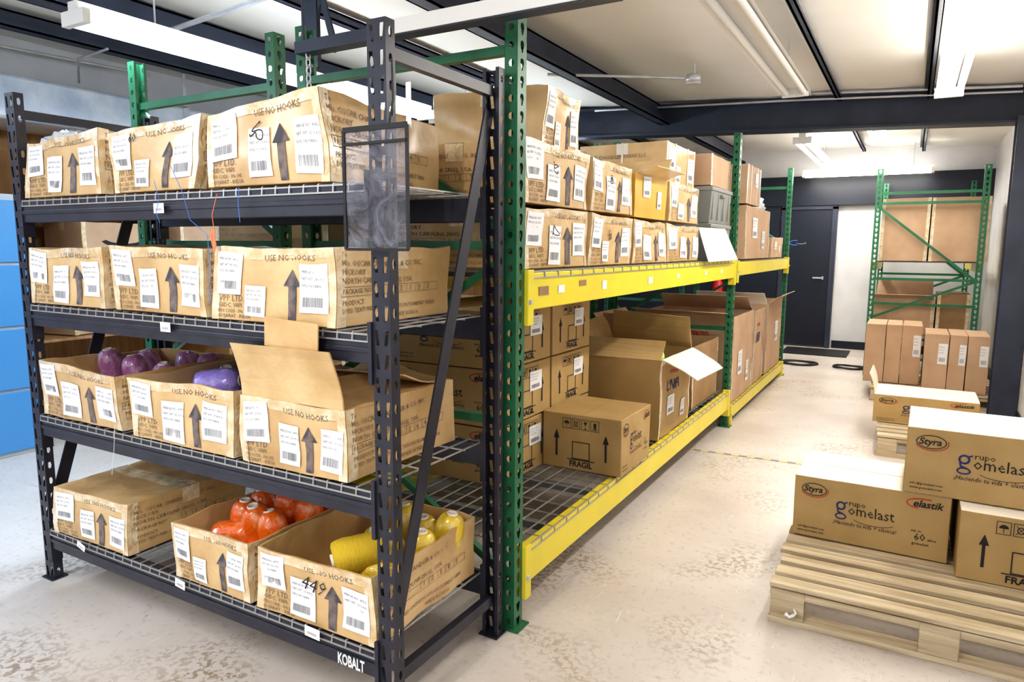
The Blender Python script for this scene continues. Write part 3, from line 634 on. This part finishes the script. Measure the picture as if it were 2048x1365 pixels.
for i in range(nx+1):
    for k in range(nz+1): vs.append((-w+2*w*i/nx,.003*math.sin(i*1.3+k*.7)-.004,h*k/nz))
for i in range(nx):
    for k in range(nz): q=i*(nz+1)+k; fs.append((q,q+nz+1,q+nz+2,q+1))
m.add(vs,fs,0,True); m.build('clear_sheet',CLEAR,t)
m=MB(); m.bar((-w,-.006,h),(w,-.006,h),.006,.012).bar((-w,-.008,h-.035),(w,-.008,h-.035),.006,.007).bar((-w,-.006,0),(-w,-.006,h),.008,.005).bar((w,-.006,0),(w,-.006,h),.008,.005).bar((-w,-.006,0),(w,-.006,0),.006,.007); m.build('edging',RUB,t)
q=P(790,120,Y=1.33); MB().tube([(w*.4,0,h),(w*.55,.0,h+.06),(q.x-t.location.x,.0,q.z-b.z)],.0025,6).build('hanging_cord',RUB,t)
a=P(818,165,Y=1.33);b=P(816,258,Y=1.33); tag(MB().box(a.x-.006,a.x+.008,1.325,1.327,b.z,a.z).build('tape_strip',WTAPE),'narrow pale strip of tape dangling above the clear pouch','tape')
def strand(pts,label,mt,r=.0010):
    tag(MB().tube([P(x,y,Y=YF-.028) for x,y in pts],r,5).build('yarn_strand',mt),label,'yarn')
strand([(308,362),(318,400),(312,425),(320,446)],'blue thread dangling over the top shelf beam at left',BST)
strand([(340,330),(365,385),(380,440),(415,470),(420,540),(419,610)],'long blue thread looping from top shelf to middle boxes',BST)
strand([(478,375),(476,405),(480,445)],'short blue thread hanging below the large top box',BST)
strand([(434,388),(424,430),(428,460)],'pink thread holding an orange tuft under the top shelf',OST)
strand([(230,850),(228,900),(224,950)],'thin grey thread hanging between third and bottom shelves',FILM,.0008)
q=P(428,455,Y=YF-.03); m=MB()
for i in range(9):
    s=RN.uniform(-.012,.012); m.tube([(q.x,q.y,q.z),(q.x+s,q.y-.004,q.z-.02),(q.x+s*.8+RN.uniform(-.006,.006),q.y,q.z-.05-RN.uniform(0,.02))],.0022,5)
tag(m.build('yarn_tuft',OST),'small orange yarn tuft dangling under the top shelf beam','yarn')
def blob(label,loc,sx,sy,sz,mt,name='plastic_bag',seed=0,cat='bag'):
    r=random.Random(seed); m=MB(); n,k=18,9; vs=[];fs=[]
    for i in range(k+1):
        ph=math.pi/2*i/k
        for q in range(n):
            th=2*math.pi*q/n; d=1+r.uniform(-.2,.2)*(1 if 0<i<k else 0); vs.append((sx*math.cos(ph)*math.cos(th)*d,sy*math.cos(ph)*math.sin(th)*d,sz*math.sin(ph)*d))
    for i in range(k):
        for q in range(n): fs.append((i*n+q,i*n+(q+1)%n,(i+1)*n+(q+1)%n,(i+1)*n+q))
    m.add(vs,fs+[tuple(range(n-1,-1,-1))],0,True); return tag(m.build(name,mt,None,loc),label,cat)
q=P(145,275,Y=1.56); blob('crumpled white plastic bag on the left box of the top shelf',(q.x,1.56,LV[0]+.190),.12,.10,.085,FILM,seed=3)
q=P(575,190,Y=1.6); blob('small pale blue plastic bag on the large top box',(q.x,1.6,LV[0]+.225),.06,.06,.05,FILM,seed=4)
# ------------------------------------------------------------------ green racking
YS=[1.955,5.10,7.53]
def green_row(label,xf,xb,ys,levels,mtb=YEL):
    t=thing('pallet_rack',label,'pallet rack',((xf+xb)/2,ys[0],0)); cx,cy=(xf+xb)/2,ys[0]
    for y in ys:
        link('upright_post',GP,t,(xf-cx+.023,y-cy,0),(0,0,rad(90))); link('upright_post',GP,t,(xb-cx-.023,y-cy,0),(0,0,rad(-90)))
        for x in (xf-cx,xb-cx): MB().box(x-.045,x+.045,y-cy-.04,y-cy+.04,0,.006).build('foot_plate',GRN,t)
        hz=[.14,.72,1.30,1.90]
        for z in hz: MB().bar((xf-cx-.02,y-cy,z),(xb-cx+.02,y-cy,z),.028,.028).build('cross_brace',GRN,t)
        for i in range(3):
            a,b=((xf-cx-.02),(xb-cx+.02)) if i%2==1 else ((xb-cx+.02),(xf-cx-.02))
            MB().bar((b,y-cy+.004,hz[i]+.03),(a,y-cy+.004,hz[i+1]-.03),.024,.024).build('diagonal_brace',GRN,t)
    for j in range(len(ys)-1):
        y0=ys[j]-cy+.03; y1=ys[j+1]-cy-.03
        for (z0,z1) in levels[j]:
            for x in (xf-cx+.012,xb-cx-.012):
                MB().box(x-.018,x+.018,y0,y1,z0,z1).box(x-.026,x+.004,y0,y1,z0,z1-.02).build('yellow_beam',mtb,t,bevel=.003)
                for yy,s in ((y0,1),(y1,-1)): 
                    m=MB().box(x-.022,x+.026,yy-.004 if s>0 else yy-.036,yy+.036 if s>0 else yy+.004,z0-.05,z1+.01)
                    m.build('beam_connector',mtb,t,bevel=.002)
                    MB().box(x+.026,x+.034,yy+.008*s-.006,yy+.008*s+.006,z0+.02,z0+.035).build('bolt',GALV,t)
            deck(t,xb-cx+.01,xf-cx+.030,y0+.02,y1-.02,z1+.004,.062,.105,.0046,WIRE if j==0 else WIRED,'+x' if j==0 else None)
            n=7 if j==0 else 5
            for i in range(n):
                y=y0+.25+(y1-y0-.5)*i/(n-1); MB().box(xb-cx+.03,xf-cx-.02,y-.018,y+.018,z1-.03,z1-.004).build('deck_support',WIRED,t)
    return t
UP=(1.09,1.212); LO=(.14,.27)
ra=green_row('long green upright rack with yellow beams facing the aisle',-1.108,-2.0,YS,[[UP,LO],[(1.10,1.20),(.05,.14)]])
rb=green_row('green rack with yellow beams standing behind, back to back with the aisle row',-2.16,-3.03,YS,[[UP,LO],[(1.10,1.20),(.05,.14)]])
def ysticker(px,py,w,h,mt,X=-1.076):
    q=P(px,py,X=X); o=MB().box(-.0008,.0008,-w/2,w/2,-h/2,h/2).build('beam_label',mt,ra); o.location=(X-ra.location.x,q.y-ra.location.y,q.z)
for px,py,w,h,mt in ((1088,582,.07,.03,KD),(1123,578,.05,.028,PAPER),(1166,566,.06,.022,KD),(1209,570,.045,.035,PAPER),(1301,561,.06,.03,PAPER),(1357,552,.05,.02,PAPER),(1412,546,.05,.025,PAPER),(1443,543,.05,.02,PAPER)): ysticker(px,py,w,h,mt)
YR0,YR1=8.0,9.8; xl=P(1750,500,Y=8).x; xr=min(P(1962,500,Y=8).x,RW-.1)
t=thing('pallet_rack','green rack against the right wall beyond the pallets, end frame facing us','pallet rack',((xl+xr)/2,YR0,0)); hw=(xr-xl)/2
for y in (0,YR1-YR0):
    link('upright_post',GP,t,(-hw,y-.02,0),(0,0,0)); link('upright_post',GP,t,(hw,y-.02,0),(0,0,0))
    for z in (.2,.75,1.0,1.85,1.75): MB().bar((-hw,y,z),(hw,y,z),.026,.026).build('cross_brace',GRN,t)
    MB().bar((-hw,y,1.72),(hw,y,.98),.024,.024).build('diagonal_brace',GRN,t); MB().bar((hw,y,1.0),(-hw,y,.6),.024,.024).build('diagonal_brace',GRN,t)
for z0,z1 in ((1.08,1.17),(.35,.44)):
    for x in (-hw,hw): MB().box(x-.02,x+.02,.02,YR1-YR0,z0,z1).build('yellow_beam',YEL,t,bevel=.003)
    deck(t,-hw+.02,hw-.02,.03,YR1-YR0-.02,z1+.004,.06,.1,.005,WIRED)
# ------------------------------------------------------------------ cartons on aisle rack, upper deck
XF=-1.10
def yA(px,py=480,X=XF): return P(px,py,X=X).y
Ya=[yA(p) for p in (1046,1177,1263,1333,1396)]
zb=1.224
vbox('bottom box nearest the green post on the upper deck, marked by the first white label',XF-.52,XF,Ya[0],Ya[1]-.01,zb,zb+.205,90,1,scr=scribble(8))
vbox('second bottom-row box from the green post on the upper deck',XF-.52,XF,Ya[1]+.01,Ya[2]-.01,zb,zb+.205,90,3,scr=scribble(9))
vbox('third bottom-row box from the green post, under the mustard box',XF-.52,XF,Ya[2]+.01,Ya[3]-.01,zb,zb+.20,90,0)
vbox('fourth bottom-row box from the green post on the upper deck',XF-.52,XF,Ya[3]+.01,Ya[4]-.01,zb,zb+.20,90,2)
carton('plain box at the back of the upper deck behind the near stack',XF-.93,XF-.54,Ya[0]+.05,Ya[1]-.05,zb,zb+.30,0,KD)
z2=zb+.215
vbox('second-tier box nearest the green post on the upper deck',XF-.52,XF,Ya[0],Ya[1]-.01,z2,z2+.205,90,0,scr=scribble(12))
vbox('second-tier box touching the mustard box on the upper deck',XF-.52,XF,Ya[1]+.01,Ya[2]-.02,z2,z2+.205,90,1,scr=scribble(14))
carton('open mustard coloured box with ragged flap on the second tier',XF-.46,XF+.0,Ya[2]+.02,Ya[3]-.03,z2-.005,z2+.19,90,MUS,(),[(LS2,'f',.46,.205)],True,[('+x',35,.15,KR),('-y',70,.10,KR)],tape=False)
vbox('second-tier box under the strapped white-topped box',XF-.52,XF,Ya[3]+.01,Ya[4]-.01,z2-.005,z2+.20,90,3)
z3=z2+.213
ya,yb_=P(1090,230,X=-1.2).y,P(1153,230,X=-1.2).y
vbox('topmost tall box nearest the green post on the aisle rack',-1.70,-1.20,ya,yb_+.02,z3,z3+.235,90,3,side=False)
SA=MB(); T(SA,'To',-.23,.165,.02); T(SA,'OSCAR CHANDLER YARNS LLC',-.23,.135,.026); T(SA,'HICKORY',-.23,.105,.026); T(SA,'NORTH CAROLINA 28602, USA.',-.23,.075,.026)
carton('white-strapped box addressed in print on top of the aisle rack stack',-1.72,-1.2,3.80,4.36,z3-.008,z3+.225,90,KR,[(SA,'l',.50,.205)],[(LS[3],'f',.46,.205)],strap=True)
def tote(label,x0,x1,y0,y1,z0,z1):
    t=thing('plastic_tote',label,'crate',((x0+x1)/2,(y0+y1)/2,z0)); w,l,h=(x1-x0)/2,(y1-y0)/2,z1-z0
    m=MB(); b=.9; vs=[(-w*b,-l*b,0),(w*b,-l*b,0),(w*b,l*b,0),(-w*b,l*b,0),(-w*.97,-l*.97,h-.03),(w*.97,-l*.97,h-.03),(w*.97,l*.97,h-.03),(-w*.97,l*.97,h-.03)]
    m.add(vs,[(3,2,1,0),(4,5,6,7),(0,1,5,4),(1,2,6,5),(2,3,7,6),(3,0,4,7)]); 
    for k in range(4): y=-l*.75+l*1.5*k/3; m.box(w*.9,w*.97,y-.012,y+.012,.02,h-.04)
    m.build('tote_body',GREY,t); MB().box(-w,w,-l,l,h-.03,h-.006).box(-w*.9,w*.9,-l*.9,l*.9,h-.006,h).build('lid',GREY,t,bevel=.004)
    MB().box(w,w+.012,-.05,.05,h-.06,h-.045).build('handle',GREY,t)
tote('lower grey plastic tote at the far end of the upper deck',-1.55,-1.10,4.42,4.98,zb,zb+.23)
tote('upper grey plastic tote stacked at the far end of the upper deck',-1.55,-1.10,4.42,4.98,zb+.232,zb+.46)
carton('dark brown box on top of the grey totes',-1.6,-1.12,4.44,4.96,zb+.462,zb+.66,90,KP)
carton('pale brown box in the second bay of the upper deck, film on top',-1.62,XF,5.45,6.45,1.215,1.62,90,KP,(),[(LS2,'f',.5,.25)])
carton('box on top of the stack in the second bay beyond the middle green post',-1.62,XF,5.42,5.95,1.63,1.92,90,KP,(),[(LS1,'f',.4,.25)],strap=True)
carton('small box at the far end of the second bay upper deck',-1.5,XF,6.6,7.2,1.215,1.40,90,KP,(),[(LS2,'f',.5,.25)])
blob('crumpled clear film on the pale box in the second bay',(-1.24,6.22,1.620),.13,.22,.12,FILM,seed=7)
a,b,c,d_=P(1398,455,X=-1.10),P(1450,458,X=-1.07),P(1476,520,X=-1.03),P(1418,524,X=-1.03)
tag(MB().add([a,b,c,d_,*(v+Vector((-.004,0,-.002)) for v in (a,b,c,d_))],[(0,1,2,3),(7,6,5,4),(0,4,5,1),(1,5,6,2),(2,6,7,3),(3,7,4,0)]).build('card_sheet',PAPER),'stiff white sheet leaning out over the end of the yellow beam','sheet')
# ------------------------------------------------------------------ lower deck
zl=.280; sx0,sx1=-2.03,-1.45
for k in range(3):
    nm=('bottom','middle','top')[k]
    sbox('%s printed box of the near column, lower deck of the aisle rack'%nm,sx0,sx1,2.45,2.91,zl+k*.252,zl+k*.252+.248,lab=True)
    sbox('%s printed box of the second column, lower deck of the aisle rack'%nm,sx0,sx1,2.93,3.37,zl+k*.252,zl+k*.252+.248,lab=True)
sbox('single printed box alone at the edge of the lower deck',-1.445,-1.055,2.83,3.22,zl,zl+.262,90)
ub=carton('open tall box with pale drooping flap on the lower deck',-1.60,XF,3.50,4.10,zl,zl+.44,90,KS,[(S_UNIT,'f',.55,.46)],[(LS2,'f',.46,.4)],True,[('-y',112,.21,FLW),('-x',-60,.16,KS),('+y',20,.16,KS),('+x',-20,.2,KS)],tape=True,ink=INK,amp=.009,j=.012)
cone('lime green yarn cone on the open tall box of the lower deck',(-1.26,3.66,zl+.38),(20,60,0),YL,None)
carton('tall brown box behind the open tall box on the lower deck',-1.75,-1.15,4.30,4.95,zl,zl+.40,90,KD,open_=True,flaps=[('-x',10,.2,KP),('+y',20,.2,KP)])
carton('wide open box printed in red on the floor level of the second bay',-1.85,XF,5.2,5.95,.15,.80,90,KP,[(S_UST,'l',.75,.4)],[(LS2,'f',.5,.35)],True,[('-x',70,.15,KP),('+x',-60,.2,KP)],ink=INK)
carton('brown box with blue print beyond the red printed box',-1.75,XF,6.0,6.45,.15,.78,90,KP,[(S_UNIT,'f',.55,.46)],(),True,ink=INK)
carton('farthest open brown box in the second bay, flaps splayed',-1.75,XF,6.6,7.4,.15,.80,90,KP,(),[(LS1,'f',.5,.3)],True,[('-y',50,.14,KP),('-x',40,.15,FLW)])
bi=0
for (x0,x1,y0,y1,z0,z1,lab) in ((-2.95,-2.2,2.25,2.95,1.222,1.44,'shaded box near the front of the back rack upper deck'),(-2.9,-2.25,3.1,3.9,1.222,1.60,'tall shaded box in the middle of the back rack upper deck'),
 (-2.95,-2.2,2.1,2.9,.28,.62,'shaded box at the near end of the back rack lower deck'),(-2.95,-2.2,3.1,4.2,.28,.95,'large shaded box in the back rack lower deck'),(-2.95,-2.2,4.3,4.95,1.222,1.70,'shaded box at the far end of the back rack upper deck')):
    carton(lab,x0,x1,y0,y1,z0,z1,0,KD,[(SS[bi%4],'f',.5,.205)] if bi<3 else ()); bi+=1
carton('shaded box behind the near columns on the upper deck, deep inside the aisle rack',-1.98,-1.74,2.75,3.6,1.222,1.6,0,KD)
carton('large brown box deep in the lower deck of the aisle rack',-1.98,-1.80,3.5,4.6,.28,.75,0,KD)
# ------------------------------------------------------------------ pallets
def pallet(label,x0,x1,y0,y1,z=.14,n=7,fill_=.74):
    t=thing('wooden_pallet',label,'pallet',((x0+x1)/2,(y0+y1)/2,0)); w,l=(x1-x0)/2,(y1-y0)/2; r=random.Random(int(y0*10))
    bw=2*l/n*fill_
    for i in range(n):
        y=-l+bw/2+(2*l-bw)*i/(n-1); o=MB().box(-w+r.uniform(-.014,.008),w,y-bw/2+r.uniform(-.004,.004),y+bw/2+r.uniform(-.004,.004),z-.016,z+r.uniform(-.002,.0)).build('deck_board',WOOD,t,(0,0,0),(0,0,r.uniform(-.006,.006)),bevel=.002)
    for y in (-l+.022,0,l-.022):
        for x in (-w+.06,0,w-.06): MB().box(x-.055,x+.055,y-.022,y+.022,.02,z-.02).build('block',WOOD,t,bevel=.003)
        MB().box(-w,w,y-.045+(.02 if y<0 else 0),y+.045-(.02 if y>0 else 0),0,.02).build('bottom_board',WOOD,t,bevel=.002)
        MB().box(-w+.002,w-.002,y-.016,y+.016,z-.045,z-.021).build('stringer',WOOD,t,bevel=.002)
    return t
fp=P(1535,1240,Z=0)
pallet('large bare-slatted wooden pallet in the right foreground under the printed boxes',fp.x,fp.x+1.02,fp.y,fp.y+1.0,n=10,fill_=.70)
pz=.142; r1=P(1587,1064,Z=pz); r2=P(1897,1130,Z=pz)
sbox('printed box lying left on the foreground pallet',r1.x,r2.x,r1.y-.02,r1.y+.37,pz,pz+.25,0,top=TOPGLARE,yaw=-1.5)
g2=P(1900,1152,Z=pz); sbox('printed box with fragile marks right on the foreground pallet',g2.x+.015,min(g2.x+.415,RW-.1),g2.y,g2.y+.52,pz,pz+.25,90,top=TOPGLARE)
g3=P(1807,985,Z=pz+.25); sbox('uppermost printed box stacked on the foreground pallet',g3.x,g3.x+.57,g3.y+.0,g3.y+.40,pz+.253,pz+.503,0,top=TOPGLARE,yaw=-1)
q=P(1582,1228,Y=fp.y-.012); tag(MB().tube([(q.x-.022,q.y,q.z-.012),(q.x-.014,q.y-.008,q.z-.002),(q.x-.004,q.y-.012,q.z-.008),(q.x+.008,q.y-.006,q.z-.002),(q.x+.016,q.y-.01,q.z+.010),(q.x+.008,q.y-.006,q.z+.022)],[.003,.007,.005,.006,.004,.002],6).build('film_scrap',FILM),'twist of clear film stuck on the corner of the foreground pallet','film')
g4=P(1745,843,Z=.14); x4=P(1957,850,Y=g4.y).x
pallet('small wooden pallet under the single printed box behind the foreground pallet',g4.x+.04,g4.x+.9 if g4.x+.9<RW-.05 else RW-.05,g4.y-.35,g4.y+.4,n=7,fill_=.68)
sbox('printed box alone on the middle pallet with a pale top',g4.x,x4,g4.y,g4.y+.42,.142,.142+.19,0,top=TOPGLARE,flaps=[('-x',10,.14,FLW)])  # pale top here is overexposure put into the top colour
f3=P(1738,800,Z=0); f3x=P(1980,790,Y=f3.y).x
pallet('far wooden pallet under the tall narrow cartons',f3.x,min(f3.x+.98,RW-.04),f3.y,f3.y+.9,z=.12)
edges=[1729,1770,1802,1843]; ed2=[1848,1898,1935,1981]
for grp,(ed,yo,zt) in enumerate(((edges,.25,.64),(ed2,.05,.60))):
    for i in range(3):
        yy=f3.y+yo; x0=P(ed[i],700,Y=yy).x+.003; x1=min(P(ed[i+1],700,Y=yy).x-.003,RW-.02)
        carton(('%s narrow tall carton in the %s bundle on the far pallet'%(('left','middle','right')[i],('left','right')[grp])),x0,x1,yy,yy+.5,.122,zt,0,KP,(),[(LS1,'f',.26,.25)] if (grp==1 or i==2) else (),j=.002,tape=False,amp=.002)
x0=P(1762,450,Y=8.08).x;x1=P(1860,450,Y=8.08).x;x2=min(P(1980,450,Y=8.08).x,RW-.03); zt=P(1800,397,Y=8.08).z
carton('left large brown box on the shelf of the right-hand green rack',x0,x1-.005,8.06,8.7,1.18,zt,0,KP,tape=True)
carton('right large brown box on the shelf of the right-hand green rack',x1+.005,x2,8.06,8.7,1.18,zt,0,KP,tape=True)
carton('open brown box low in the right-hand green rack',x0-.03,x1+.1,8.1,8.75,.45,.80,0,KP,open_=True,flaps=[('+y',20,.2,KP),('-y',60,.1,KP)])
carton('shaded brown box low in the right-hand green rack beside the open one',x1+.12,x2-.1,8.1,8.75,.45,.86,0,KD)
# ------------------------------------------------------------------ floor details
a=P(1372,898,Z=0);b=P(1625,932,Z=0); m=MB(); n=16
for i in range(n):
    p=a.lerp(b,i/n);q=a.lerp(b,(i+1)/n); m.bar((p.x,p.y,.0012),(q.x,q.y,.0012),.03,.001,mi=i%2)
tag(m.build('floor_tape',[DYL,DBK]),'worn yellow and dark hazard tape strip across the aisle floor','tape')
def coil(px,py,label,r=.22,n=4):
    c=P(px,py,Z=0); pts=[]
    for i in range(n*20+1): q=2*math.pi*i/20; rr=r*(1-.06*i/20); pts.append((c.x+rr*math.cos(q),c.y+rr*math.sin(q)*.8,.014+.003*math.sin(i)))
    tag(MB().tube(pts,.010,6).build('hose_coil',RUB),label,'hose')
coil(1597,728,'black hose coiled flat on the aisle floor near the far door, left',.2,3); coil(1697,737,'black hose loop on the floor beside the far pallet',.16,2)
a=P(1572,697,Z=0); tag(MB().box(a.x,a.x+.75,9.15,9.75,0,.012).build('door_mat',RUB),'dark mat on the floor in front of the far door','mat')
ex=P(1433,585,Y=9.8); t=thing('fire_extinguisher','red fire extinguisher on the far wall seen between the racks','fire extinguisher',(ex.x,9.86,ex.z-.2))
MB().lathe([(0,0),(.07,.0),(.075,.03),(.075,.33),(.04,.39),(.03,.42),(0,.42)],16).build('cylinder',REDP,t); MB().box(-.03,.03,-.02,.08,.42,.46).build('valve',RUB,t); MB().tube([(.03,0,.43),(.09,-.02,.36),(.09,-.02,.15)],.01).build('hose',RUB,t)
# ------------------------------------------------------------------ left area
t=thing('air_duct','long foil-wrapped rectangular duct along the left wall under the ceiling','duct',(-5.3,4,2.22)); MB().box(-.28,.28,-5,5.8,-.14,.14).build('duct_body',DUCT,t,bevel=.02)
for i in range(6):
    MB().box(-.288,.288,-4+i*1.8,-3.95+i*1.8,-.148,.148).build('duct_band',GALV,t); MB().box(.284,.288,-4+i*1.8,-3.97+i*1.8,.14,.50).build('hanger_strap',GALV,t)
q=P(66,600,X=-4.7); ye=q.y; zt=P(20,388,X=-4.7).z
for j in range(2):
    y1=ye-j*.92; y0=y1-.90; t=thing('filing_cabinet',('blue drawer cabinet at the left edge beside the black rack','second blue drawer cabinet further left of the first')[j],'cabinet',(-4.95,(y0+y1)/2,0))
    MB().box(-.24,.235,-.45,.45,0,zt).build('cabinet_body',SEAM,t,bevel=.004); n=4
    for k in range(n):
        z0=.03+(zt-.05)*k/n; z1=.03+(zt-.05)*(k+1)/n-.018
        dr_=MB().box(.235,.25,-.44,.44,z0,z1).build('drawer',CAB,t,bevel=.004)
        o=MB().box(.25,.262,-.08,.08,z1-.06,z1-.045).build('handle',GALV,dr_)
t=thing('wooden_shelf','rough plywood shelving against the left wall behind the black rack','shelf',(-5.3,4.3,0)); 
for z in (.12,.66,1.12,1.58): MB().box(-.32,.32,-1.9,2.6,z-.02,z).build('shelf_board',PLY,t,bevel=.003)
for y in (-1.9,-.4,1.1,2.6): MB().box(-.32,.32,y-.015,y+.015,0,1.9).build('side_panel',PLY,t)
sm=MB(); ell(sm,0,.22,.15,.07,.03,0,200,340); 
carton('box with a black curved mark on the plywood shelves at left',-5.5,-5.0,2.75,3.35,1.125,1.45,90,KP,[(sm,'f',.5,.33)],ink=INK)
carton('closed brown box further along the plywood shelves',-5.5,-5.0,3.5,3.85,1.125,1.5,90,KP)
carton('tilted brown box on the lower plywood shelf at left',-5.45,-5.05,2.62,2.9,.665,.83,90,KP,yaw=12)
carton('pale brown box on the lower plywood shelf at left',-5.4,-5.05,2.98,3.25,.665,.80,90,KR,yaw=-8)
blob('dark blue cloth bundle on the lower plywood shelf nearest the boxes',(-5.28,3.42,.662),.12,.10,.16,BLUC,'cloth_bundle',11,'cloth')
blob('black cloth bundle in the middle of the lower plywood shelf',(-5.3,3.72,.662),.14,.10,.20,RUB,'cloth_bundle',12,'cloth')
blob('bright blue cloth bundle near the shelf divider, lower plywood shelf',(-5.28,4.68,.662),.16,.14,.18,BLUC,'cloth_bundle',13,'cloth')
for i in range(5):
    y=3.4+i*.22+(.08 if i>1 else 0); pts=[]; r=random.Random(i)
    for k in range(41): q=2*math.pi*k/10; pts.append((-5.07+.075*math.cos(q)+r.uniform(-.02,.02),y+.08*math.sin(q)+r.uniform(-.02,.02),.68+.002*k+r.uniform(0,.01)))
    tag(MB().tube(pts,.011,5).build('cable_coil',RUB if i%2 else NAVY),'coil of dark cable heaped on the lower plywood shelf','cable','dark cable coils on the plywood shelf')
# ------------------------------------------------------------------ world
w=bpy.data.worlds.new('world'); SC.world=w; w.use_nodes=True; bg=w.node_tree.nodes['Background']; bg.inputs[0].default_value=(.90,.94,1,1); bg.inputs[1].default_value=1.0
SC.view_settings.view_transform='Standard'
try: SC.view_settings.look='Medium High Contrast'
except Exception as e: print('look',e)
SC.view_settings.exposure=0.06
